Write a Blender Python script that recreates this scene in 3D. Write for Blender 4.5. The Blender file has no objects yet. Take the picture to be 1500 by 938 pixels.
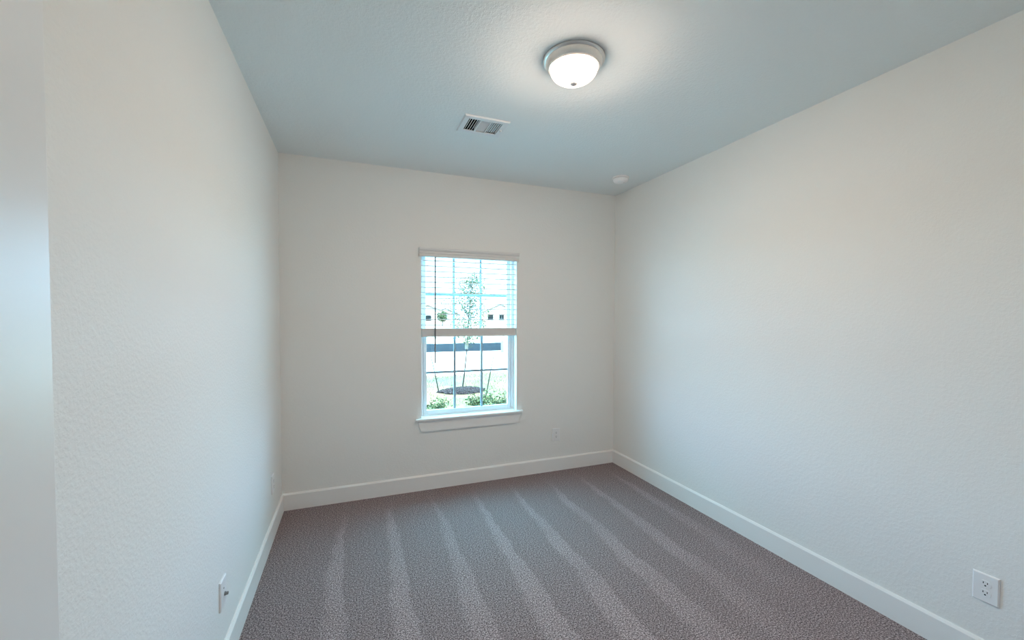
import bpy, bmesh, math, random
from mathutils import Vector, Matrix
random.seed(7)
PI = math.pi
scene = bpy.context.scene
COL = scene.collection

# ------------------------------------------------------------------ camera
XL, XR, YB, YF, H = -0.516, 2.512, 3.571, 0.0, 2.74
CAM = Vector((0.0, 0.0, 1.5075))
F_PX, YAW, PITCH, ROLL, SHY = 603.3, 0.3697, -0.0269, 0.0031, 10.88
fwd = Vector((math.sin(YAW)*math.cos(PITCH), math.cos(YAW)*math.cos(PITCH), math.sin(PITCH)))
rt = Vector((math.cos(YAW), -math.sin(YAW), 0)); up = rt.cross(fwd)
r2 = rt*math.cos(ROLL) + up*math.sin(ROLL); u2 = up*math.cos(ROLL) - rt*math.sin(ROLL)
cam_d = bpy.data.cameras.new('camera'); cam = bpy.data.objects.new('camera', cam_d); COL.objects.link(cam)
cam_d.sensor_fit = 'HORIZONTAL'; cam_d.sensor_width = 36.0; cam_d.lens = 36.0*F_PX/1500.0
cam_d.shift_y = SHY/1500.0; cam_d.clip_start = 0.02; cam_d.clip_end = 600
cam.matrix_world = Matrix(((r2.x, u2.x, -fwd.x, CAM.x), (r2.y, u2.y, -fwd.y, CAM.y), (r2.z, u2.z, -fwd.z, CAM.z), (0, 0, 0, 1)))
scene.camera = cam

# ------------------------------------------------------------------ light
SKY_COL, SKY_STR = (0.29, 0.86, 1.14), 30.0
HAZE_COL, HAZE_STR = (0.36, 0.64, 1.0), 38.0
GLOW_COL, GLOW_STR = (0.44, 0.76, 1.0), 31.0
SUN_STR = 25.0
LAMP_COL, LAMP_STR = (1.0, 0.775, 0.61), 186.0
w = bpy.data.worlds.new('sky'); scene.world = w; w.use_nodes = True
bg = w.node_tree.nodes['Background']; bg.inputs[1].default_value = 1.0
# clear sky, brighter and whiter in the haze near the horizon
_t = w.node_tree; _tc = _t.nodes.new('ShaderNodeTexCoord'); _sx = _t.nodes.new('ShaderNodeSeparateXYZ'); _rp = _t.nodes.new('ShaderNodeMapRange'); _r2 = _t.nodes.new('ShaderNodeMapRange'); _m2 = _t.nodes.new('ShaderNodeMix'); _mx = _t.nodes.new('ShaderNodeMix')
_rp.interpolation_type = 'SMOOTHSTEP'; _rp.inputs[1].default_value = 0.12; _rp.inputs[2].default_value = 0.50; _mx.data_type = _m2.data_type = 'RGBA'
_r2.interpolation_type = 'SMOOTHSTEP'; _r2.inputs[1].default_value = 0.05; _r2.inputs[2].default_value = 0.17; _t.links.new(_sx.outputs['Z'], _r2.inputs[0]); _t.links.new(_r2.outputs[0], _m2.inputs[0])
_m2.inputs[6].default_value = (*[c*GLOW_STR for c in GLOW_COL], 1); _m2.inputs[7].default_value = (*[c*HAZE_STR for c in HAZE_COL], 1); _t.links.new(_m2.outputs[2], _mx.inputs[6])
_t.links.new(_tc.outputs['Generated'], _sx.inputs[0]); _t.links.new(_sx.outputs['Z'], _rp.inputs[0]); _t.links.new(_rp.outputs[0], _mx.inputs[0])
_mx.inputs[7].default_value = (*[c*SKY_STR for c in SKY_COL], 1)
_t.links.new(_mx.outputs[2], bg.inputs[0])
def light(name, kind, loc, rot, **kw):
    d = bpy.data.lights.new(name, kind)
    for k, v in kw.items():
        setattr(d, k, v)
    o = bpy.data.objects.new(name, d); o.location = loc; o.rotation_euler = rot; COL.objects.link(o); return o
light('sun', 'SUN', (0, 0, 30), (math.radians(38), 0, math.radians(12)), energy=SUN_STR, angle=math.radians(0.6), color=(1.0, 0.82, 0.58))
portal = light('window_daylight_portal', 'AREA', (0.99, 3.86, 1.36), (math.radians(-90), 0, 0), shape='RECTANGLE', size=0.92, size_y=1.56)
portal.data.cycles.is_portal = True
vs = scene.view_settings
vs.view_transform = 'Standard'; vs.look = 'None'; vs.gamma = 1.0; vs.exposure = 0.0; vs.use_curve_mapping = False
scene.display_settings.display_device = 'sRGB'
scene.cycles.use_denoising = True
scene.cycles.max_bounces = 14; scene.cycles.diffuse_bounces = 10; scene.cycles.transparent_max_bounces = 16
scene.cycles.sample_clamp_indirect = 6.0; scene.cycles.sample_clamp_direct = 5.5
scene.cycles.caustics_reflective = False; scene.cycles.caustics_refractive = False

# ------------------------------------------------------------------ materials
def srgb(r, g, b):
    f = lambda c: (c/255/12.92) if c/255 <= 0.04045 else ((c/255+0.055)/1.055)**2.4
    return (f(r), f(g), f(b), 1)
class NT:
    def __init__(s, name):
        s.m = bpy.data.materials.new(name); s.m.use_nodes = True; s.t = s.m.node_tree; s.n = s.t.nodes
        s.p = s.n['Principled BSDF']; s.out = s.n['Material Output']
    def add(s, typ, **kw):
        nd = s.n.new(typ)
        for k, v in kw.items():
            if k.startswith('i_'):
                nd.inputs[k[2:].replace('_', ' ')].default_value = v
            else:
                setattr(nd, k, v)
        return nd
    def link(s, a, b): s.t.links.new(a, b)
    def math(s, op, a, b=None, c=None, clamp=False):
        nd = s.n.new('ShaderNodeMath'); nd.operation = op; nd.use_clamp = clamp
        for i, v in enumerate((a, b, c)):
            if v is None: continue
            if hasattr(v, 'links'): s.link(v, nd.inputs[i])
            else: nd.inputs[i].default_value = v
        return nd.outputs[0]
    def smooth(s, v, lo, hi):
        nd = s.n.new('ShaderNodeMapRange'); nd.interpolation_type = 'SMOOTHSTEP'
        s.link(v, nd.inputs[0])
        for i, x in ((1, lo), (2, hi)):
            if hasattr(x, 'links'): s.link(x, nd.inputs[i])
            else: nd.inputs[i].default_value = x
        return nd.outputs[0]
    def mix(s, fac, a, b):
        nd = s.n.new('ShaderNodeMix'); nd.data_type = 'RGBA'
        for sock, v in ((nd.inputs[0], fac), (nd.inputs[6], a), (nd.inputs[7], b)):
            if hasattr(v, 'links'): s.link(v, sock)
            else: sock.default_value = v
        return nd.outputs[2]

def paint(name, col, rough=0.6, tex=None, strength=0.2, dist=0.002, detail=3.0, spec=0.3):
    """painted surface; tex = scale of the sprayed orange-peel texture"""
    k = NT(name); k.p.inputs['Roughness'].default_value = rough; k.p.inputs['Specular IOR Level'].default_value = spec
    co = k.add('ShaderNodeTexCoord')
    nz = k.add('ShaderNodeTexNoise', i_Scale=1.3, i_Detail=2.0); k.link(co.outputs['Object'], nz.inputs['Vector'])
    c2 = tuple(min(1, c*1.02) for c in col[:3]) + (1,); c1 = tuple(c*0.98 for c in col[:3]) + (1,)
    k.link(k.mix(nz.outputs['Fac'], c1, c2), k.p.inputs['Base Color'])
    if tex:
        n2 = k.add('ShaderNodeTexNoise', i_Scale=tex, i_Detail=detail, i_Roughness=0.55); k.link(co.outputs['Object'], n2.inputs['Vector'])
        h = k.smooth(n2.outputs['Fac'], 0.40, 0.64)
        b = k.add('ShaderNodeBump', i_Strength=strength, i_Distance=dist); k.link(h, b.inputs['Height']); k.link(b.outputs[0], k.p.inputs['Normal'])
    return k.m
def metal(name, col, rough):
    k = NT(name); k.p.inputs['Metallic'].default_value = 1.0; k.p.inputs['Roughness'].default_value = rough
    co = k.add('ShaderNodeTexCoord')
    nz = k.add('ShaderNodeTexNoise', i_Scale=90.0, i_Detail=2.0); k.link(co.outputs['Object'], nz.inputs['Vector'])
    k.link(k.mix(nz.outputs['Fac'], tuple(c*0.92 for c in col[:3])+(1,), col), k.p.inputs['Base Color'])
    return k.m
def speckle(name, cols, scale, rough=0.9, detail=4.0, bump=0.0):
    """natural surface: noise between several colours"""
    k = NT(name); k.p.inputs['Roughness'].default_value = rough; k.p.inputs['Specular IOR Level'].default_value = 0.15
    co = k.add('ShaderNodeTexCoord'); nz = k.add('ShaderNodeTexNoise', i_Scale=scale, i_Detail=detail, i_Roughness=0.65)
    k.link(co.outputs['Object'], nz.inputs['Vector'])
    rp = k.add('ShaderNodeValToRGB'); k.link(nz.outputs['Fac'], rp.inputs[0])
    e = rp.color_ramp.elements
    e[0].position = 0.36; e[0].color = cols[0]; e[1].position = 0.64; e[1].color = cols[-1]
    for i, c in enumerate(cols[1:-1]):
        x = e.new(0.36 + 0.28*(i+1)/(len(cols)-1)); x.color = c
    k.link(rp.outputs[0], k.p.inputs['Base Color'])
    if bump:
        b = k.add('ShaderNodeBump', i_Strength=bump, i_Distance=0.02); k.link(nz.outputs['Fac'], b.inputs['Height']); k.link(b.outputs[0], k.p.inputs['Normal'])
    return k.m

M = {}
M['wall'] = paint('wall_paint', (0.80, 0.797, 0.772, 1), 0.62, 85, 0.26, 0.0018)
M['ceiling'] = paint('ceiling_paint', (0.780, 0.815, 0.818, 1), 0.8, 75, 0.30, 0.0025)
M['trim'] = paint('trim_paint', (0.82, 0.815, 0.80, 1), 0.38)
M['door'] = paint('door_semi_gloss_paint', (0.80, 0.80, 0.79, 1), 0.32, 60, 0.03, 0.001, spec=0.5)
M['vinyl'] = paint('window_white_vinyl', (0.78, 0.80, 0.82, 1), 0.35)
M['grid'] = paint('shade_tinted_grid', (0.30, 0.42, 0.50, 1), 0.4)  # white muntins; their bluish backlit shade is put into the colour
M['blind'] = paint('blind_faux_wood', (0.70, 0.69, 0.675, 1), 0.45)
M['plastic'] = paint('white_plastic', (0.80, 0.80, 0.80, 1), 0.32)
M['detector'] = paint('detector_white_plastic', (0.90, 0.90, 0.90, 1), 0.4)
M['vent'] = paint('vent_enamel', (0.74, 0.77, 0.79, 1), 0.4)
M['dark'] = paint('dark_void', (0.003, 0.003, 0.0035, 1), 0.9, spec=0.0)
M['wand'] = paint('backlit_dark_plastic', (0.13, 0.12, 0.12, 1), 0.3)  # pale wand, its darkness against the bright window painted in
M['nickel'] = metal('brushed_nickel', (0.82, 0.78, 0.74, 1), 0.42)
M['finial'] = paint('finial_satin', (0.74, 0.66, 0.64, 1), 0.5)
M['brass'] = metal('satin_metal', (0.30, 0.28, 0.26, 1), 0.35)
M['brick'] = speckle('brick_veneer', [srgb(150, 140, 132), srgb(190, 180, 172)], 6.0)
M['fabric'] = speckle('barrier_fabric', [(0.0042, 0.0072, 0.0105, 1), (0.0062, 0.0102, 0.0145, 1)], 5.0)
M['bark'] = speckle('bark', [(0.006, 0.005, 0.004, 1), (0.016, 0.012, 0.010, 1)], 22.0)
M['stake'] = speckle('dark_stake', [(0.002, 0.0018, 0.0016, 1), (0.004, 0.0036, 0.003, 1)], 30.0)
M['leaf'] = speckle('tree_leaf', [(0.005, 0.012, 0.004, 1), (0.028, 0.040, 0.014, 1), (0.060, 0.066, 0.034, 1)], 11.0)
M['shrub'] = speckle('shrub_leaf', [(0.0026, 0.007, 0.002, 1), (0.016, 0.026, 0.008, 1), (0.066, 0.066, 0.028, 1)], 14.0)
M['mulch'] = speckle('mulch', [(0.0026, 0.0015, 0.0016, 1), (0.010, 0.0058, 0.0062, 1), (0.055, 0.034, 0.036, 1)], 34.0, bump=1.0)
M['grass'] = speckle('lawn_grass', [(0.046, 0.036, 0.008, 1), (0.066, 0.040, 0.014, 1), (0.092, 0.045, 0.022, 1)], 1.6, detail=8.0)
M['blade'] = speckle('grass_blade', [(0.024, 0.026, 0.004, 1), (0.064, 0.044, 0.011, 1)], 2.0)
M['soil'] = speckle('scrub_soil', [(0.022, 0.020, 0.009, 1), (0.20, 0.15, 0.11, 1), (0.34, 0.27, 0.21, 1)], 0.9, detail=8.0)
M['concrete'] = speckle('concrete', [(0.56, 0.54, 0.51, 1), (0.66, 0.64, 0.61, 1)], 3.0)
M['reflector'] = speckle('reflector_concrete', [(0.34, 0.33, 0.31, 1), (0.42, 0.41, 0.39, 1)], 3.0)
M['house_wall'] = speckle('house_siding', [(0.30, 0.25, 0.22, 1), (0.34, 0.29, 0.26, 1)], 2.0)
M['roof'] = speckle('roof_shingle', [(0.055, 0.036, 0.027, 1), (0.075, 0.052, 0.040, 1)], 3.0)
M['dark_glass'] = paint('dark_window_glass', (0.004, 0.005, 0.005, 1), 0.5, spec=0.05)
M['white_box'] = paint('white_enamel', (0.09, 0.07, 0.055, 1), 0.6, spec=0.05)

def glass_mat():
    k = NT('window_glass'); k.n.remove(k.p)
    tr = k.add('ShaderNodeBsdfTransparent'); tr.inputs[0].default_value = (0.95, 0.97, 0.97, 1)
    gl = k.add('ShaderNodeBsdfGlossy', i_Roughness=0.02); fr = k.add('ShaderNodeFresnel', i_IOR=1.45)
    geo = k.add('ShaderNodeNewGeometry')          # the pane is thin: same reflectance entering and leaving
    k.link(k.math('ADD', 1.45, k.math('MULTIPLY', geo.outputs['Backfacing'], 1/1.45-1.45)), fr.inputs[0])
    # two faces of the pane
    fac = fr.outputs[0]
    mx = k.add('ShaderNodeMixShader'); k.link(fac, mx.inputs[0]); k.link(tr.outputs[0], mx.inputs[1]); k.link(gl.outputs[0], mx.inputs[2])
    k.link(mx.outputs[0], k.out.inputs[0]); return k.m
M['glass'] = glass_mat()
def glow_mat():
    k = NT('lit_opal_glass'); k.p.inputs['Base Color'].default_value = (0.9, 0.9, 0.88, 1); k.p.inputs['Roughness'].default_value = 0.25
    k.p.inputs['Emission Color'].default_value = (*LAMP_COL, 1); co = k.add('ShaderNodeTexCoord'); sx = k.add('ShaderNodeSeparateXYZ'); k.link(co.outputs['Normal'], sx.inputs[0])
    dn = k.smooth(k.math('MULTIPLY', sx.outputs['Z'], -1.0), 0.25, 0.90)
    k.link(k.math('MULTIPLY', k.math('ADD', 0.25, k.math('MULTIPLY', dn, 0.75)), LAMP_STR), k.p.inputs['Emission Strength']); return k.m
M['glow'] = glow_mat()

def carpet_mat():
    k = NT('carpet_pile'); p = k.p; p.inputs['Roughness'].default_value = 1.0; p.inputs['Specular IOR Level'].default_value = 0.05
    co = k.add('ShaderNodeTexCoord'); sx = k.add('ShaderNodeSeparateXYZ'); k.link(co.outputs['Object'], sx.inputs[0])
    # tuft speckle
    n1 = k.add('ShaderNodeTexNoise', i_Scale=145.0, i_Detail=2.5, i_Roughness=0.8); k.link(co.outputs['Object'], n1.inputs['Vector'])
    rp = k.add('ShaderNodeValToRGB'); k.link(n1.outputs['Fac'], rp.inputs[0]); e = rp.color_ramp.elements
    e[0].position = 0.33; e[0].position = 0.36; e[0].color = (0.062, 0.047, 0.048, 1); e[1].position = 0.65; e[1].color = (0.66, 0.54, 0.535, 1)
    x = e.new(0.50); x.color = (0.252, 0.200, 0.203, 1)
    # vacuum nap: bands along Y, sharp on the right edge, fading to the left, wider towards the doorway
    n2 = k.add('ShaderNodeTexNoise', i_Scale=2.6, i_Detail=3.0); k.link(co.outputs['Object'], n2.inputs['Vector'])
    n3 = k.add('ShaderNodeTexNoise', i_Scale=14.0, i_Detail=3.0); k.link(co.outputs['Object'], n3.inputs['Vector'])
    wob = k.math('ADD', k.math('MULTIPLY', k.math('SUBTRACT', n2.outputs['Fac'], 0.5), 0.10), k.math('MULTIPLY', k.math('SUBTRACT', n3.outputs['Fac'], 0.5), 0.05))
    slant = k.math('MULTIPLY', k.math('SUBTRACT', 3.4, sx.outputs['Y']), -0.012)
    u = k.math('DIVIDE', k.math('ADD', k.math('ADD', k.math('SUBTRACT', sx.outputs['X'], -0.055), wob), slant), 0.343)
    fr = k.math('FRACT', u)
    wid = k.math('ADD', 0.16, k.math('MULTIPLY', k.math('SUBTRACT', 3.45, sx.outputs['Y']), 0.20))
    lo = k.math('SUBTRACT', 1.0, wid)
    band = k.math('MULTIPLY', k.smooth(fr, lo, k.math('ADD', lo, 0.14)), k.smooth(k.math('SUBTRACT', 1.0, fr), 0.0, 0.05))
    far = k.smooth(k.math('SUBTRACT', 3.56, sx.outputs['Y']), 0.0, 0.55)
    band = k.math('MULTIPLY', k.math('MULTIPLY', band, far), k.smooth(sx.outputs['X'], -0.26, -0.20))
    fade = k.smooth(k.math('SUBTRACT', k.math('MULTIPLY', sx.outputs['Y'], 0.75), sx.outputs['X']), -1.4, -0.1)
    band = k.math('ADD', k.math('MULTIPLY', band, fade), k.math('MULTIPLY', k.math('SUBTRACT', 1.0, fade), 0.55))
    patch = k.smooth(n2.outputs['Fac'], 0.30, 0.62)
    band = k.math('MULTIPLY', band, k.math('ADD', 0.65, k.math('MULTIPLY', patch, 0.35)))
    mul = k.math('ADD', 0.87, k.math('MULTIPLY', band, 0.25))
    vm = k.add('ShaderNodeVectorMath', operation='SCALE'); k.link(rp.outputs[0], vm.inputs[0]); k.link(mul, vm.inputs['Scale'])
    k.link(vm.outputs[0], p.inputs['Base Color'])
    b = k.add('ShaderNodeBump', i_Strength=0.6, i_Distance=0.006); k.link(n1.outputs['Fac'], b.inputs['Height']); k.link(b.outputs[0], p.inputs['Normal'])
    return k.m
M['carpet'] = carpet_mat()

# ------------------------------------------------------------------ mesh helpers
class MB:
    def __init__(s): s.b = bmesh.new()
    def box(s, x0, x1, y0, y1, z0, z1, bev=0.0):
        n = bmesh.new(); bmesh.ops.create_cube(n, size=1.0)
        bmesh.ops.scale(n, vec=(x1-x0, y1-y0, z1-z0), verts=n.verts); bmesh.ops.translate(n, vec=((x0+x1)/2, (y0+y1)/2, (z0+z1)/2), verts=n.verts)
        if bev: bmesh.ops.bevel(n, geom=n.edges[:], offset=bev, segments=2, affect='EDGES', profile=0.6)
        return s.merge(n)
    def merge(s, n, mat=None):
        if mat: bmesh.ops.transform(n, matrix=mat, verts=n.verts)
        me = bpy.data.meshes.new('tmp'); n.to_mesh(me); n.free(); s.b.from_mesh(me); bpy.data.meshes.remove(me); return s
    def lathe(s, prof, c=(0, 0, 0), axis='Z', seg=48):
        """prof: list of (r, h) revolved about an axis through c"""
        n = bmesh.new(); rings = []
        for r, h in prof:
            ring = []
            for i in range(seg if r > 1e-6 else 1):
                a = 2*PI*i/seg
                v = (r*math.cos(a), r*math.sin(a), h)
                if axis == 'Y': v = (v[0], v[2], v[1])
                if axis == 'X': v = (v[2], v[0], v[1])
                ring.append(n.verts.new((v[0]+c[0], v[1]+c[1], v[2]+c[2])))
            rings.append(ring)
        for a, b in zip(rings, rings[1:]):
            for i in range(seg):
                j = (i+1) % seg
                q = [a[i % len(a)], a[j % len(a)], b[j % len(b)], b[i % len(b)]]
                q = list(dict.fromkeys(q))
                if len(q) > 2: n.faces.new(q)
        bmesh.ops.recalc_face_normals(n, faces=n.faces); return s.merge(n)
    def prism(s, pts, x0, x1, axis='X', ends=None):
        """closed outline pts extruded along an axis; ends=(d0,d1) shift per point for mitres"""
        n = bmesh.new()
        def P(a, t):
            if axis == 'X': return (t, a[0], a[1])
            if axis == 'Y': return (a[0], t, a[1])
            return (a[0], a[1], t)
        A = [n.verts.new(P(p, x0)) for p in pts]; B = [n.verts.new(P(p, x1)) for p in pts]
        m = len(pts)
        n.faces.new(A[::-1]); n.faces.new(B)
        for i in range(m): n.faces.new((A[i], A[(i+1) % m], B[(i+1) % m], B[i]))
        bmesh.ops.recalc_face_normals(n, faces=n.faces); return s.merge(n)
    def tube(s, pts, r, seg=10, r1=None):
        n = bmesh.new(); pts = [Vector(p) for p in pts]; rings = []
        for i, p in enumerate(pts):
            d = (pts[min(i+1, len(pts)-1)] - pts[max(i-1, 0)]).normalized()
            a = d.orthogonal().normalized(); b = d.cross(a)
            rr = r if r1 is None else r + (r1-r)*i/(len(pts)-1)
            rings.append([n.verts.new(p + (a*math.cos(2*PI*k/seg) + b*math.sin(2*PI*k/seg))*rr) for k in range(seg)])
            if i:
                # keep rings aligned with the previous one
                pr = rings[-2]; cur = rings[-1]
                off = min(range(seg), key=lambda o: sum((pr[k].co-d*0-cur[(k+o) % seg].co).length for k in range(seg)))
                rings[-1] = [cur[(k+off) % seg] for k in range(seg)]
        for a, b in zip(rings, rings[1:]):
            for k in range(seg): n.faces.new((a[k], a[(k+1) % seg], b[(k+1) % seg], b[k]))
        n.faces.new(rings[0][::-1]); n.faces.new(rings[-1])
        bmesh.ops.recalc_face_normals(n, faces=n.faces); return s.merge(n)
    def torus(s, c, R, r, axis='Y', seg=20, s2=8):
        n = bmesh.new(); g = []
        for i in range(seg):
            a = 2*PI*i/seg
            row = []
            for j in range(s2):
                t = 2*PI*j/s2; q = (math.cos(a)*(R+r*math.cos(t)), math.sin(a)*(R+r*math.cos(t)), r*math.sin(t))
                if axis == 'Y': q = (q[0], q[2], q[1])
                row.append(n.verts.new((q[0]+c[0], q[1]+c[1], q[2]+c[2])))
            g.append(row)
        for i in range(seg):
            for j in range(s2): n.faces.new((g[i][j], g[(i+1) % seg][j], g[(i+1) % seg][(j+1) % s2], g[i][(j+1) % s2]))
        bmesh.ops.recalc_face_normals(n, faces=n.faces); return s.merge(n)
    def build(s, name, m, parent=None, smooth=False, loc=(0, 0, 0)):
        me = bpy.data.meshes.new(name); s.b.to_mesh(me); s.b.free(); me.materials.append(m)
        o = bpy.data.objects.new(name, me); COL.objects.link(o); o.location = loc
        if parent: o.parent = parent
        if smooth:
            for f in me.polygons: f.use_smooth = True
            me.set_sharp_from_angle(angle=math.radians(38))
        return o
def empty(name, loc=(0, 0, 0), rz=0.0):
    o = bpy.data.objects.new(name, None); o.location = loc; o.rotation_euler = (0, 0, rz); o.empty_display_size = 0.1; COL.objects.link(o); return o
def tag(o, label, cat, group=None, kind=None):
    o['label'] = label; o['category'] = cat
    if group: o['group'] = group
    if kind: o['kind'] = kind
    return o
def struct(o, label=None):
    o['kind'] = 'structure'
    if label: o['label'] = label
    return o
def copy_tree(o, parent=None):
    c = o.copy(); COL.objects.link(c); c.parent = parent
    for ch in list(o.children): copy_tree(ch, c)
    return c

# ------------------------------------------------------------------ room shell
HY = -1.75                                   # hallway depth behind the doorway
WX0, WX1, WZ0, WZ1 = 0.550, 1.430, 0.612, 2.085   # window opening
YO = YB + 0.15                               # outer face of the window wall
VX0, VX1, VY0, VY1 = 0.680, 0.908, 2.500, 2.668   # hole in the ceiling for the vent

struct(MB().box(XL-0.12, XR+0.12, HY-0.1, YO, -0.12, 0.0).build('floor', M['carpet']), 'grey carpet with pale vacuum stripes')
c = MB()
for a in ((XL-0.12, VX0, HY-0.1, YO), (VX1, XR+0.12, HY-0.1, YO), (VX0, VX1, HY-0.1, VY0), (VX0, VX1, VY1, YO)):
    c.box(*a, H, H+0.30)
c.box(VX0-0.05, VX1+0.05, VY0-0.05, VY1+0.05, H+0.30, H+0.34)
struct(c.build('ceiling', M['ceiling']), 'textured ceiling')
struct(MB().box(XL-0.12, XL, HY-0.1, YO, 0.0, H).build('wall_left', M['wall']))
struct(MB().box(XR, XR+0.12, HY-0.1, YO, 0.0, H).build('wall_right', M['wall']))
c = MB()
for a in ((XL, WX0, 0.0, H), (WX1, XR, 0.0, H), (WX0, WX1, 0.0, WZ0), (WX0, WX1, WZ1, H)):
    c.box(a[0], a[1], YB, YO, a[2], a[3])
struct(c.build('wall_back', M['wall']))
DX0, DX1, DZ = -0.455, 0.385, 2.06
c = MB(); c.box(XL, DX0, -0.12, 0.0, 0, H); c.box(DX1, XR, -0.12, 0.0, 0, H); c.box(DX0, DX1, -0.12, 0.0, DZ, H)
struct(c.build('wall_front', M['wall']))
struct(MB().box(XL, XR, HY-0.1, HY, 0, H).build('wall_hall', M['wall']))
# door jamb lining the doorway
c = MB(); c.box(DX0-0.0005, DX0+0.018, -0.12, 0.0, 0, DZ); c.box(DX1-0.018, DX1+0.0005, -0.12, 0.0, 0, DZ); c.box(DX0, DX1, -0.12, 0.0, DZ-0.018, DZ)
struct(c.build('trim_1', M['trim']))

# baseboards: flat board with a chamfered top
BH, BT = 0.131, 0.014
def base_profile(sign, wall):                # (offset from wall, z)
    return [(wall, 0.0), (wall+sign*BT, 0.0), (wall+sign*BT, BH-0.012), (wall+sign*(BT-0.0075), BH-0.0015), (wall+sign*(BT-0.010), BH), (wall, BH)]
struct(MB().prism(base_profile(1, XL), 0.0, YB, 'Y').build('baseboard_left', M['trim']))
struct(MB().prism(base_profile(-1, XR), 0.0, YB, 'Y').build('baseboard_right', M['trim']))
struct(MB().prism(base_profile(-1, YB), XL+0.002, XR-0.002, 'X').build('baseboard_back', M['trim']))

# ------------------------------------------------------------------ window
win = struct(empty('window_1', (0.99, YB+0.10, WZ0)), 'white double-hung window with six-pane grids in each sash')
WL = (0.99, YB+0.10, WZ0)
def part(mb, name, mat, parent, smooth=False):
    """mesh built in world coordinates, stored relative to the (unrotated) window origin"""
    o = mb.build(name, mat, parent, smooth)
    root = parent
    while root.parent: root = root.parent
    if parent is root: o.location = -Vector(root.location)
    return o
def ring(mb, x0, x1, z0, z1, wl, wr, wb, wt, y0, y1, bev=0.002):
    mb.box(x0, x0+wl, y0, y1, z0, z1, bev); mb.box(x1-wr, x1, y0, y1, z0, z1, bev)
    mb.box(x0+wl, x1-wr, y0, y1, z0, z0+wb, bev); mb.box(x0+wl, x1-wr, y0, y1, z1-wt, z1, bev); return mb
FY = YB + 0.075
f = MB(); ring(f, WX0, WX1, WZ0, WZ1, 0.026, 0.026, 0.024, 0.026, FY, FY+0.072)
f.box(WX0+0.026, WX0+0.034, FY+0.031, FY+0.036, WZ0+0.024, WZ1-0.026); f.box(WX1-0.034, WX1-0.026, FY+0.031, FY+0.036, WZ0+0.024, WZ1-0.026)
part(f, 'window_frame', M['vinyl'], win)
def sash(name, z0, z1, y0, rail_b, rail_t, stile):
    x0, x1 = WX0+0.029, WX1-0.029
    s = part(ring(MB(), x0, x1, z0, z1, stile, stile, rail_b, rail_t, y0, y0+0.028, 0.003), name, M['vinyl'], win)
    gx0, gx1, gz0, gz1 = x0+stile, x1-stile, z0+rail_b, z1-rail_t
    MB().box(gx0-0.006, gx1+0.006, y0+0.0195, y0+0.022, gz0-0.006, gz1+0.006).build('pane', M['glass'], s)
    g = MB()
    for k in (1, 2):
        x = gx0 + (gx1-gx0)*k/3; g.box(x-0.0105, x+0.0105, y0+0.010, y0+0.0185, gz0, gz1, 0.002)
    z = (gz0+gz1)/2; g.box(gx0, gx1, y0+0.0105, y0+0.018, z-0.0105, z+0.0105, 0.002)
    g.build('muntin_grid', M['grid'], s)
    return s
sash('lower_sash', WZ0+0.024, 1.372, FY+0.003, 0.036, 0.034, 0.029)
us = sash('upper_sash', 1.338, WZ1-0.026, FY+0.038, 0.034, 0.030, 0.028)
# stool with rounded nose and horns, and the apron with cut ends
st = MB(); st.box(0.497, 1.486, YB-0.038, YB, WZ0-0.004, WZ0+0.014, 0.005); st.box(WX0+0.001, WX1-0.001, YB-0.001, FY+0.002, WZ0+0.0005, WZ0+0.014)
part(st, 'window_sill', M['trim'], win)
ap = MB(); ap.prism([(0.515, 0.608), (1.470, 0.608), (1.440, 0.512), (0.543, 0.512)], YB-0.017, YB, 'Y')
part(ap, 'apron', M['trim'], win)

# ------------------------------------------------------------------ door leaf standing open along the left wall
door = struct(empty('door_1', (-0.4375, 0.01, 0.0)), 'white semi-gloss door leaf standing open along the left wall')
dx0, dx1 = -0.455, -0.420
DY0, DY1, DT = 0.012, 0.8245, 2.045
l = MB()
sw = 0.115
l.box(dx0, dx1, DY1-sw, DY1, 0.012, DT, 0.002); l.box(dx0, dx1, DY0, DY0+sw, 0.012, DT, 0.002)
for z0, z1 in ((0.012, 0.24), (0.93, 1.04), (DT-0.12, DT)): l.box(dx0, dx1, DY0+sw, DY1-sw, z0, z1, 0.001)
for z0, z1 in ((0.24, 0.93), (1.04, DT-0.12)):
    l.box(dx0+0.010, dx1-0.010, DY0+sw-0.002, DY1-sw+0.002, z0-0.002, z1+0.002)
    l.box(dx0+0.004, dx1-0.004, DY0+sw+0.035, DY1-sw-0.035, z0+0.035, z1-0.035, 0.004)
lo = l.build('door_panel', M['door'], door); lo.location = -Vector(door.location)
kb = MB(); kb.lathe([(0.0, 0.066), (0.016, 0.065), (0.026, 0.056), (0.028, 0.046), (0.022, 0.034), (0.012, 0.028), (0.012, 0.008), (0.032, 0.006), (0.033, 0.0)], (dx1, DY1-0.07, 0.92), 'X', 28)
o = kb.build('door_knob', M['nickel'], door, True); o.location = -Vector(door.location)

# ------------------------------------------------------------------ window blind
SX0, SX1 = WX0+0.006, WX1-0.008
SYC = YB + 0.030
blind = tag(empty('window_blind', (0.99, SYC, 1.33)), 'white horizontal window blind half raised, slats stacked across the middle of the window', 'blind')
BL = Vector(blind.location)
def bpart(mb, name, mat, smooth=False, parent=None):
    o = mb.build(name, mat, parent or blind, smooth)
    if not parent: o.location = -BL
    return o
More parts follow.
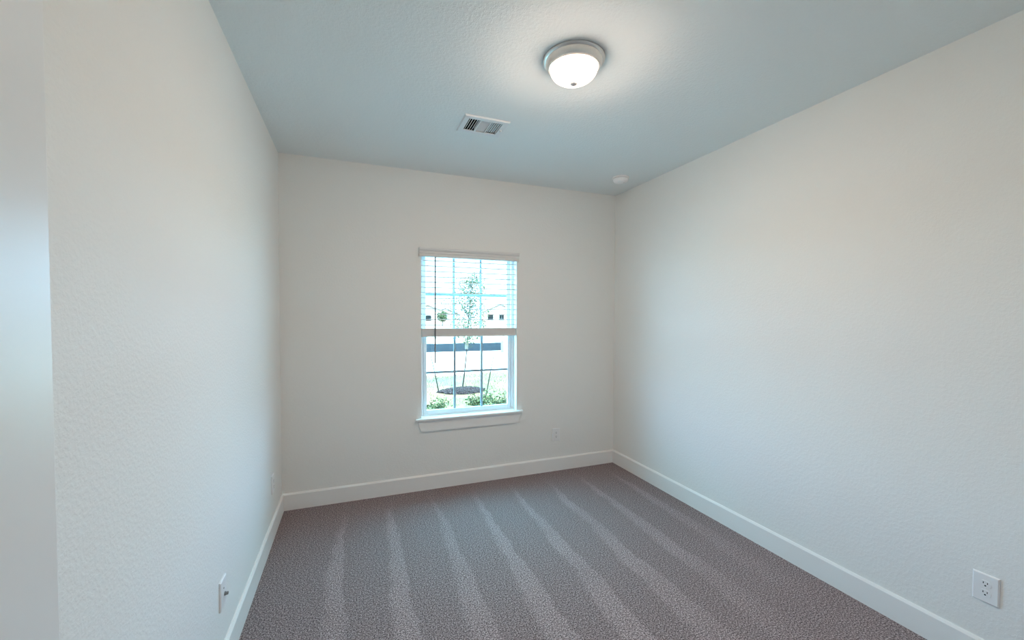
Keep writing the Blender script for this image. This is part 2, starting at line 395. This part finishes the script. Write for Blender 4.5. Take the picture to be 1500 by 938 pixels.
# moulded valance, standing proud of the wall with short returns
VXa, VXb = 0.531, 1.443
prof = [(YB-0.022, 2.015), (YB-0.026, 2.019), (YB-0.026, 2.030), (YB-0.022, 2.034), (YB-0.022, 2.040), (YB-0.028, 2.045), (YB-0.028, 2.056),
        (YB-0.024, 2.060), (YB-0.030, 2.066), (YB-0.037, 2.074), (YB-0.038, 2.084), (YB-0.034, 2.091), (YB-0.012, 2.091), (YB-0.012, 2.015)]
v = MB().prism(prof, VXa, VXb, 'X')
v.box(VXa, VXa+0.010, YB-0.014, YB, 2.015, 2.091); v.box(VXb-0.010, VXb, YB-0.014, YB, 2.015, 2.091)
bpart(v, 'valance', M['blind'])
h = MB().box(SX0, SX1, SYC-0.022, SYC+0.030, 2.046, 2.084, 0.002); bpart(h, 'head_rail', M['blind'])
# one slat, then copies sharing its mesh
sm = MB(); n = 8; W2 = 0.025; TA = 0.0
top = [(-W2 + 2*W2*i/n, 0.0031 + 0.0008*(1-((i-n/2)/(n/2))**2)) for i in range(n+1)]
bot = [(a, b-0.0062) for a, b in reversed(top)]
sm.prism(top+bot, SX0, SX1, 'X')
slat0 = bpart(sm, 'slat', M['blind'], True); slat0.data.transform(Matrix.Identity(4))
zs = [1.988 - 0.0465*i for i in range(13)]
stack = [1.3490 + 0.0068*i for i in range(8)]
for i, z in enumerate(zs + stack):
    o = slat0 if i == 0 else slat0.copy()
    if i: COL.objects.link(o); o.parent = blind
    jit = random.uniform(-0.004, 0.004) if i >= 13 else 0
    o.location = (-BL.x, jit, z-BL.z); o.rotation_euler = (0 if i >= 13 else -TA, 0, 0)
br = MB().box(SX0, SX1, SYC-0.0265, SYC+0.0265, 1.327, 1.3455, 0.004); brail = bpart(br, 'bottom_rail', M['blind'])
for x in (0.672, 1.302):
    MB().torus((x, SYC-0.020, 1.3165), 0.0085, 0.0024).build('cord_loop', M['plastic'], brail, True)
for x in (0.672, 0.99, 1.302):
    for dy in (-0.0262, 0.0262):
        bpart(MB().tube([(x, SYC+dy, 2.046), (x, SYC+dy, 1.345)], 0.0007, 6), 'ladder_cord', M['plastic'])
wd = MB(); wd.tube([(0.668, YB-0.018, 2.016), (0.667, YB-0.024, 1.92), (0.664, YB-0.026, 1.10)], 0.0060, 6)
wd.torus((0.668, YB-0.018, 2.018), 0.005, 0.0012)
bpart(wd, 'tilt_wand', M['wand'])

# ------------------------------------------------------------------ ceiling light
LX, LY = 1.000, 1.770
lamp = tag(empty('ceiling_light', (LX, LY, H)), 'lit flush-mount ceiling light with white glass bowl and brushed nickel ring', 'ceiling light')
MB().lathe([(0.0, 0.0), (0.146, 0.0), (0.1475, -0.006), (0.144, -0.010), (0.135, -0.012), (0.134, -0.022), (0.128, -0.035), (0.123, -0.039), (0.1225, -0.044), (0.119, -0.046), (0.114, -0.045), (0.113, -0.038), (0.0, -0.036)], seg=72).build('canopy_ring', M['nickel'], lamp, True)
bowl = [(0.111, -0.040), (0.1125, -0.046)]
for i in range(1, 19):
    a = PI/2*i/18; bowl.append((0.1125*math.cos(a)**0.86 if i < 18 else 0.0, -0.046-0.059*math.sin(a)))
MB().lathe(bowl, seg=64).build('glass_bowl', M['glow'], lamp, True)
MB().lathe([(0.0, -0.1025), (0.007, -0.1055), (0.008, -0.1095), (0.0155, -0.11), (0.017, -0.113), (0.0155, -0.1165), (0.01, -0.119), (0.006, -0.12), (0.005, -0.123), (0.0, -0.124)], seg=24).build('finial', M['finial'], lamp, True)

# ------------------------------------------------------------------ ceiling vent (three-way register)
vent = tag(empty('ceiling_vent', ((VX0+VX1)/2, (VY0+VY1)/2, H)), 'white metal three-way air vent register in the ceiling', 'air vent')
vx, vy, _ = vent.location
def vpart(mb, name, mat): 
    o = mb.build(name, mat, vent); o.location = -Vector(vent.location); return o
fx0, fx1, fy0, fy1 = 0.648, 0.945, 2.468, 2.705
fr = MB()
def bevel_frame(mb, o0, o1, p0, p1, i0, i1, j0, j1, zo, zi):
    n = bmesh.new()
    O = [n.verts.new(p) for p in ((o0, p0, zo), (o1, p0, zo), (o1, p1, zo), (o0, p1, zo))]
    E1 = [n.verts.new(p) for p in ((o0+0.006, p0+0.006, zi), (o1-0.006, p0+0.006, zi), (o1-0.006, p1-0.006, zi), (o0+0.006, p1-0.006, zi))]
    I = [n.verts.new(p) for p in ((i0, j0, zi), (i1, j0, zi), (i1, j1, zi), (i0, j1, zi))]
    U = [n.verts.new(p) for p in ((i0, j0, zo-0.004), (i1, j0, zo-0.004), (i1, j1, zo-0.004), (i0, j1, zo-0.004))]
    for A, B in ((O, E1), (E1, I), (I, U)):
        for k in range(4): n.faces.new((A[k], A[(k+1) % 4], B[(k+1) % 4], B[k]))
    bmesh.ops.recalc_face_normals(n, faces=n.faces); mb.merge(n)
bevel_frame(fr, fx0, fx1, fy0, fy1, VX0+0.004, VX1-0.004, VY0+0.004, VY1-0.004, H-0.0005, H-0.009)
xa, xb = VX0+0.080, VX1-0.078
for x in (xa, xb): fr.box(x-0.003, x+0.003, VY0+0.004, VY1-0.004, H-0.009, H+0.012)
vpart(fr, 'frame', M['vent'])
bx = MB()
for a in ((VX0, VX0+0.003, VY0, VY1), (VX1-0.003, VX1, VY0, VY1), (VX0, VX1, VY0, VY0+0.003), (VX0, VX1, VY1-0.003, VY1)): bx.box(*a, H-0.001, H+0.29)
bx.box(VX0, VX1, VY0, VY1, H+0.27, H+0.295)
vpart(bx, 'duct', M['dark'])
def blade(cx, tilt, w=0.021):
    mb = MB(); n = bmesh.new(); bmesh.ops.create_cube(n, size=1.0); bmesh.ops.scale(n, vec=(w, VY1-VY0-0.008, 0.0016), verts=n.verts)
    return mb.merge(n, Matrix.Translation((cx, vy, H+0.001)) @ Matrix.Rotation(tilt, 4, 'Y'))
for i in range(4): vpart(blade(VX0+0.0175+0.0155*i, math.radians(-50), 0.018), 'louver', M['vent'])
for i in range(6): vpart(blade(VX1-0.007-0.0135*i, math.radians(42), 0.0080), 'louver', M['vent'])
for i in range(11):
    mb = MB(); n = bmesh.new(); bmesh.ops.create_cube(n, size=1.0); bmesh.ops.scale(n, vec=(xb-xa-0.008, 0.019, 0.0012), verts=n.verts)
    mb.merge(n, Matrix.Translation(((xa+xb)/2, VY0+0.012+0.0138*i, H+0.001)) @ Matrix.Rotation(math.radians(-40), 4, 'X'))
    vpart(mb, 'louver', M['vent'])
lv = MB().box(VX1+0.006, VX1+0.012, 2.575, 2.590, H-0.022, H-0.008, 0.001); vpart(lv, 'damper_lever', M['plastic'])

# ------------------------------------------------------------------ smoke detector
sd = tag(empty('smoke_detector', (2.226, 3.090, H)), 'round white smoke detector on the ceiling in the far right corner', 'smoke detector')
MB().lathe([(0.0, 0.0), (0.072, 0.0), (0.072, -0.008), (0.068, -0.011), (0.0, -0.011)], seg=48).build('mounting_base', M['detector'], sd, True)
MB().lathe([(0.0, -0.011), (0.052, -0.011), (0.052, -0.0150), (0.066, -0.0155), (0.065, -0.026), (0.058, -0.037), (0.044, -0.043), (0.018, -0.045), (0.0, -0.045)], seg=48).build('housing', M['detector'], sd, True)
MB().lathe([(0.0, -0.044), (0.009, -0.0445), (0.0085, -0.0475), (0.0, -0.048)], (0.022, -0.02, 0), seg=20).build('test_button', M['plastic'], sd, True)

# ------------------------------------------------------------------ wall plates
PW, PH, PT = 0.080, 0.122, 0.0075
def plate_mesh(mb):
    n = bmesh.new()
    a = [n.verts.new(p) for p in ((-PW/2, 0, -PH/2), (PW/2, 0, -PH/2), (PW/2, 0, PH/2), (-PW/2, 0, PH/2))]
    k = 0.002
    b = [n.verts.new(p) for p in ((-PW/2, -PT*0.6, -PH/2), (PW/2, -PT*0.6, -PH/2), (PW/2, -PT*0.6, PH/2), (-PW/2, -PT*0.6, PH/2))]
    c2 = [n.verts.new(p) for p in ((-PW/2+k*2, -PT, -PH/2+k*2), (PW/2-k*2, -PT, -PH/2+k*2), (PW/2-k*2, -PT, PH/2-k*2), (-PW/2+k*2, -PT, PH/2-k*2))]
    for A, B in ((a, b), (b, c2)):
        for i in range(4): n.faces.new((A[i], A[(i+1) % 4], B[(i+1) % 4], B[i]))
    n.faces.new(c2); n.faces.new(a[::-1]); bmesh.ops.recalc_face_normals(n, faces=n.faces); return mb.merge(n)
def outlet(loc, rz, label):
    r = tag(empty('wall_outlet', loc, rz), label, 'outlet')
    plate_mesh(MB()).build('cover_plate', M['plastic'], r)
    for s in (1, -1):
        zc = s*0.0195
        # receptacle face: round with flat top and bottom
        pts = []
        for i in range(32):
            a = 2*PI*i/32; pts.append((0.0172*math.cos(a), max(-0.0138, min(0.0138, 0.0172*math.sin(a)))+zc))
        rc = MB().prism(pts, -PT-0.0016, -PT+0.001, 'Y').build('receptacle', M['plastic'], r)
        for x, hh in ((-0.0063, 0.0080), (0.0063, 0.0066)):
            MB().box(x-0.0013, x+0.0013, -PT-0.0019, -PT-0.0005, zc+0.0042-hh/2, zc+0.0042+hh/2).build('slot', M['dark'], rc)
        MB().lathe([(0.0, -0.0019), (0.0030, -0.0019), (0.0030, 0.0)], (0, -PT, zc-0.0072), 'Y', 16).build('ground_hole', M['dark'], rc)
    MB().lathe([(0.0, -0.0013), (0.0024, -0.0010), (0.0030, 0.0005)], (0, -PT, 0), 'Y', 16).build('screw', M['plastic'], r, True)
    return r
out0 = outlet((1.847, YB, 0.355), 0.0, 'white duplex outlet on the back wall right of the window')
o2 = copy_tree(out0); o2.location = (XR, 0.877, 0.355); o2.rotation_euler = (0, 0, -PI/2); o2['label'] = 'white duplex outlet on the right wall in the near foreground'
o3 = copy_tree(out0); o3.location = (XL, 3.175, 0.362); o3.rotation_euler = (0, 0, PI/2); o3['label'] = 'small white outlet on the left wall close to the far corner'
cx = tag(empty('cable_wall_plate', (XL, 2.010, 0.350), PI/2), 'white wall plate with a dark cable jack low on the left wall', 'wall plate')
plate_mesh(MB()).build('cover_plate', M['plastic'], cx)
jk = MB().lathe([(0.0085, 0.0), (0.0085, -0.003), (0.0062, -0.0035), (0.0062, -0.013), (0.0035, -0.0135), (0.0, -0.010)], (0.012, -PT, -0.012), 'Y', 18).build('coaxial_jack', M['brass'], cx, True); jk['label'] = 'dark metal coaxial jack'
MB().lathe([(0.0, -0.0010), (0.0034, -0.0008), (0.0038, 0.0005)], (0.0, -PT, 0.019), 'Y', 14).build('screw', M['brass'], cx, True)
for o in (out0, o2, o3): o['group'] = 'white duplex wall outlets'

# ------------------------------------------------------------------ outdoors
GZ = -0.32
def ray(px, py):
    return fwd*F_PX + r2*(px-750) - u2*(py-469-SHY)
def ground(px, py, z=GZ):                    # where a sight line meets the ground outside
    d = ray(px, py); return CAM + d*((z-CAM.z)/d.z)
def grid_mesh(x0, x1, y0, y1, nx, ny, zf):
    mb = MB(); n = bmesh.new(); g = [[n.verts.new((x0+(x1-x0)*i/nx, y0+(y1-y0)*j/ny, zf(x0+(x1-x0)*i/nx, y0+(y1-y0)*j/ny))) for j in range(ny+1)] for i in range(nx+1)]
    for i in range(nx):
        for j in range(ny): n.faces.new((g[i][j], g[i+1][j], g[i+1][j+1], g[i][j+1]))
    return mb.merge(n)
struct(grid_mesh(-6, 16, YO, 12.7, 44, 18, lambda x, y: GZ+0.02*math.sin(x*1.7)*math.sin(y*2.1)).build('lawn', M['grass']), 'pale sunlit lawn outside the window')
struct(MB().box(-3, 6, YO+0.02, 5.7, GZ-0.1, GZ+0.045).build('added_reflector', M['reflector']), 'unseen added pale concrete walk along the outside of the window wall')  # unseen slab, added to bounce daylight up to the ceiling
struct(MB().box(-14, 34, 12.7, 21.0, GZ-0.1, GZ+0.03).build('driveway', M['concrete']), 'bright pale concrete strip beyond the lawn')
struct(grid_mesh(-90, 160, 20.9, 190, 60, 40, lambda x, y: GZ + 0.0 + 0.12*math.sin(x*0.7+y*0.35)*math.sin(y*0.23)).build('scrub_ground', M['soil']), 'sunlit scrubby ground beyond the low fence')

# grass tufts
def spot(px, py, y):                          # point at depth y on a sight line, dropped to the ground
    d = ray(px, py); p = CAM + d*(y/d.y); return Vector((p.x, p.y, GZ))
SHRUBS = [ground(702, 597), ground(730, 606), ground(641, 604)]
CLEAR = [(ground(677, 574), 0.74)] + [(q, 0.42) for q in SHRUBS] + [(ground(643.5, 575), 0.1), (ground(712.5, 575), 0.1)]
g = MB(); n = bmesh.new(); rg = random.Random(3)
for i in range(6000):
    x = rg.uniform(1.0, 5.2); y = rg.uniform(6.0, 12.6)
    h = rg.uniform(0.02, 0.07); a = rg.uniform(0, 2*PI); wv = Vector((math.cos(a), math.sin(a), 0))*0.005; lean = Vector((rg.uniform(-.03, .03), rg.uniform(-.03, .03), h))
    p = Vector((x, y, GZ)); 
    if any((p-q).xy.length < r_ for q, r_ in CLEAR): continue
    n.faces.new([n.verts.new(p-wv), n.verts.new(p+wv), n.verts.new(p+lean)])
g.merge(n); tag(g.build('grass', M['blade']), 'short green grass blades growing on the lawn outside', 'grass', kind='stuff')

# tree
TB = ground(677, 573)
tree = tag(empty('young_tree', TB), 'young slim leafy tree standing in the mulch ring outside the window', 'tree')
TL = Vector((0, 0, 0))
rg = random.Random(11)
tk = MB(); pts = []
tilt = 0.05
for i in range(9):
    t = i/8; pts.append((0.27*t+0.03*math.sin(t*5), 0.04*math.sin(t*4), 2.78*t))
tk.tube(pts, 0.021, 8, 0.006); tk.build('trunk', M['bark'], tree, True)
br = MB()
tips = []
for i in range(46):
    t = 0.40 + 0.58*i/46; z = 2.78*t; a = i*2.4
    L = 0.50*(1-abs(t-0.60)*1.5)*rg.uniform(0.7, 1.15) + 0.06
    b0 = Vector((0.27*t+0.03*math.sin(t*5), 0.04*math.sin(t*4), z)); b1 = b0 + Vector((math.cos(a)*L*0.6, math.sin(a)*L*0.6, L*0.35)); b2 = b0 + Vector((math.cos(a)*L, math.sin(a)*L, L*0.75))
    br.tube([b0, b1, b2], 0.006, 5, 0.002); tips.append((b0, b1, b2))
br.build('branches', M['bark'], tree)
def leaf(n, p, s, rg):
    d = Vector((rg.uniform(-1, 1), rg.uniform(-1, 1), rg.uniform(-.6, .8))).normalized(); a = d.orthogonal().normalized()
    a = (Matrix.Rotation(rg.uniform(0, 2*PI), 3, d) @ a)*s*0.34; d = d*s; c0 = d.cross(a).normalized()*s*0.08
    n.faces.new([n.verts.new(v) for v in (p, p+d*0.4+a+c0, p+d, p+d*0.4-a+c0)])
fl = MB(); n = bmesh.new()
for b0, b1, b2 in tips:
    for k in range(62):
        t = rg.random(); q = b0.lerp(b1, t) if rg.random() < .4 else b1.lerp(b2, t)
        leaf(n, q + Vector((rg.gauss(0, .05), rg.gauss(0, .05), rg.gauss(0, .05))), rg.uniform(0.034, 0.06), rg)
fl.merge(n); fl.build('foliage', M['leaf'], tree)
wr = MB().tube([(0.119, 0.039, 1.02), (0.133, 0.040, 1.22)], 0.040, 10); o = wr.build('tree_tie', M['white_box'], tree); o['label'] = 'white tie around the trunk'

# stakes
def stake(pb, pt, label):
    b = ground(*pb); d = ray(*pt); t = CAM + d*((b.y+0.05)/d.y)
    o = MB().tube([b-b+Vector((0, 0, -0.05)), (t-b)*0.5, (t-b)*0.985, t-b], 0.014, 8, 0.010).build('tree_stake', M['stake'], None, True); o.location = b
    return tag(o, label, 'stake', 'stakes around the young tree')
stake((643.5, 575), (631, 521), 'thin dark stake leaning left, left of the young tree trunk')
stake((712.5, 575), (723, 522), 'thin dark stake leaning right, right of the young tree trunk')

# mulch ring
mc = ground(677, 574); rg = random.Random(5)
mm = MB(); n = bmesh.new(); rings = []
for k in range(9):
    rr = k/8; ring_ = []
    for i in range(40):
        a = 2*PI*i/40; R_ = rr*(0.57 + 0.05*math.sin(3*a) + 0.03*math.sin(7*a))
        ring_.append(n.verts.new((R_*math.cos(a)*1.0, R_*math.sin(a)*0.54, (0.085*(1-rr**2) if k < 8 else -0.03) + rg.uniform(-.014, .018))))
    rings.append(ring_)
for A, B in zip(rings, rings[1:]):
    for i in range(40):
        n.faces.new((A[i], A[(i+1) % 40], B[(i+1) % 40], B[i]))
for i in range(1500):
    a = rg.uniform(0, 2*PI); rr = math.sqrt(rg.random())*0.98; R_ = rr*(0.57 + 0.05*math.sin(3*a) + 0.03*math.sin(7*a))
    p = Vector((R_*math.cos(a), R_*math.sin(a)*0.54, 0.085*(1-rr**2)+rg.uniform(0.004, 0.022)))
    d = Vector((rg.uniform(-1, 1), rg.uniform(-1, 1), rg.uniform(-.5, .5))).normalized()*rg.uniform(0.015, 0.035); e_ = d.orthogonal().normalized()*rg.uniform(0.006, 0.013); h_ = d.cross(e_).normalized()*0.004
    v = [n.verts.new(p+x_*d+y_*e_+z_*h_) for x_ in (-1, 1) for y_ in (-1, 1) for z_ in (-1, 1)]
    for q in ((0, 1, 3, 2), (4, 6, 7, 5), (0, 4, 5, 1), (2, 3, 7, 6), (0, 2, 6, 4), (1, 5, 7, 3)): n.faces.new([v[k] for k in q])
mm.merge(n); o = mm.build('mulch_mound', M['mulch']); o.location = mc; tag(o, 'dark mound of mulch around the base of the young tree', 'mulch', kind='stuff')

# shrubs
def shrub(loc, rx, rz, nl, seed, label):
    rg = random.Random(seed); r = tag(empty('shrub', loc), label, 'shrub', 'low shrubs under the window')
    s = MB(); n = bmesh.new()
    for k in range(13):
        a = k*2.4; L = rx*rg.uniform(0.45, 1.0); tip = Vector((math.cos(a)*L, math.sin(a)*L*0.8, rz*rg.uniform(0.6, 1.0)*(1-0.35*(L/rx)**2)))
        s.tube([(0, 0, -0.02), tuple(tip*0.5+Vector((0, 0, 0.05))), tuple(tip)], 0.005, 5, 0.002)
        for j in range(nl):
            t = rg.uniform(0.2, 1.05); leaf(n, tip*t + Vector((rg.gauss(0, .05), rg.gauss(0, .05), rg.gauss(0, .035))), rg.uniform(0.032, 0.06), rg)
    s.build('stems', M['bark'], r); f2 = MB().merge(n); f2.build('foliage', M['shrub'], r)
    return r
shrub(SHRUBS[0], 0.33, 0.34, 40, 1, 'low leafy green shrub in front of the mulch mound')
shrub(SHRUBS[1], 0.31, 0.42, 44, 2, 'low leafy green shrub at the right end of the lower sash')
shrub(SHRUBS[2], 0.30, 0.24, 26, 3, 'small green shrub at the lower left corner of the window')

# low fence
FYD = 20.5
fa = ground(560, 519); fb = ground(736, 514.5)
d = ray(560, 508); 
fl_z = 0.46
dirv = (fb-fa); dirv.z = 0
fen = tag(empty('low_fence', (fa.x, fa.y, GZ)), 'low dark blue-grey fabric fence across the far side of the pale concrete', 'fence')
L = dirv.length; fen.rotation_euler = (0, 0, math.atan2(dirv.y, dirv.x))
fp = MB(); n = bmesh.new(); N = 160; rg = random.Random(9)
A = [[], []]
for side, off in ((0, -0.006), (1, 0.006)):
    for i in range(N+1):
        x = L*i/N; wv = 0.025*math.sin(x*3.1)+0.012*math.sin(x*9.0)
        A[side].append((n.verts.new((x, wv+off, -0.02)), n.verts.new((x, wv*0.5+off, fl_z-0.02*abs(math.sin(x*PI/1.9))))))
for i in range(N):
    n.faces.new((A[0][i][0], A[0][i+1][0], A[0][i+1][1], A[0][i][1])); n.faces.new((A[1][i+1][0], A[1][i][0], A[1][i][1], A[1][i+1][1]))
    n.faces.new((A[0][i][1], A[0][i+1][1], A[1][i+1][1], A[1][i][1]))
fp.merge(n); fp.build('fabric_panel', M['fabric'], fen, True)
k = int(L/1.9)
for i in range(k+1):
    x = L*i/k; MB().box(x-0.02, x+0.02, 0.02, 0.06, -0.05, fl_z+0.06, 0.003).build('post', M['stake'], fen)

# rounded white utility box beside the end of the fence
ub = tag(empty('utility_box', ground(741, 517)), 'rounded white utility box at the right end of the low fence', 'utility box')
nb = bmesh.new(); bmesh.ops.create_cube(nb, size=1.0); bmesh.ops.scale(nb, vec=(0.46, 0.46, 0.72), verts=nb.verts); bmesh.ops.translate(nb, vec=(0, 0, 0.36), verts=nb.verts)
bmesh.ops.bevel(nb, geom=[e for e in nb.edges if e.verts[0].co.z > 0.1 or e.verts[1].co.z > 0.1], offset=0.16, segments=6, affect='EDGES', profile=0.5)
MB().merge(nb).build('cabinet', M['white_box'], ub, True)
MB().box(-0.05, 0.03, -0.245, -0.228, 0.40, 0.47, 0.004).build('lock', M['stake'], ub)
MB().box(-0.27, 0.27, -0.27, 0.27, -0.05, 0.03, 0.01).build('base_pad', M['concrete'], ub)

# distant houses and a far tree
def house(px, y, wdt, dep, hw, hr, rot, label, wins):
    d = ray(px, 468); p = CAM + d*(y/d.y); r = tag(empty('house', (p.x, p.y, GZ), rot), label, 'house', 'distant houses beyond the fence')
    b = MB().prism([(-wdt/2, -0.2), (wdt/2, -0.2), (wdt/2, hw), (0, hw+hr*0.96), (-wdt/2, hw)], -dep/2, dep/2, 'Y'); b.build('walls', M['house_wall'], r)
    ro = MB(); t = 0.25
    ro.prism([(-wdt/2-0.5, hw-0.25), (0, hw+hr), (wdt/2+0.5, hw-0.25), (wdt/2+0.5, hw), (0, hw+hr+t), (-wdt/2-0.5, hw)], -dep/2-0.4, dep/2+0.4, 'Y'); ro.build('roof', M['roof'], r)
    for (x, z, w_, h_) in wins:
        MB().box(x-w_/2, x+w_/2, -dep/2-0.06, -dep/2+0.02, z-h_/2, z+h_/2, 0.02).build('window', M['dark_glass'], r)
    MB().box(wdt*0.30-0.5, wdt*0.30+0.5, -dep/2-0.05, -dep/2+0.02, 0, 2.1, 0.02).build('door', M['trim'], r)
    return r
house(626, 95, 9, 8, 2.4, 1.7, -0.15, 'distant pale house with dark windows, left edge of the view', [(-2.4, 1.4, 1.4, 1.2), (0.0, 1.4, 1.6, 1.2)])
house(652, 120, 7, 9, 2.4, 1.5, -0.2, 'distant pale house behind the far green tree', [(-1.8, 1.4, 1.2, 1.2), (0.2, 1.4, 1.4, 1.2)])
house(732, 98, 9, 9, 2.6, 2.0, -0.3, 'distant pale gabled house right of the young tree', [(-2.4, 1.5, 1.4, 1.3), (0.3, 1.5, 1.2, 1.3)])
p = spot(648, 470, 70); ft = tag(empty('far_tree', p), 'small far green tree in front of the distant houses', 'tree')
MB().tube([(0, 0, 0), (0.05, 0, 1.2)], 0.09, 7, 0.06).build('trunk', M['bark'], ft)
n = bmesh.new(); rg = random.Random(21)
for i in range(900):
    v = Vector((rg.gauss(0, 1), rg.gauss(0, 1), rg.gauss(0, 1))).normalized()*rg.random()**0.4
    leaf(n, Vector((v.x*0.95, v.y*0.95, 1.7+v.z*0.9)), rg.uniform(0.2, 0.34), rg)
MB().merge(n).build('foliage', M['leaf'], ft)
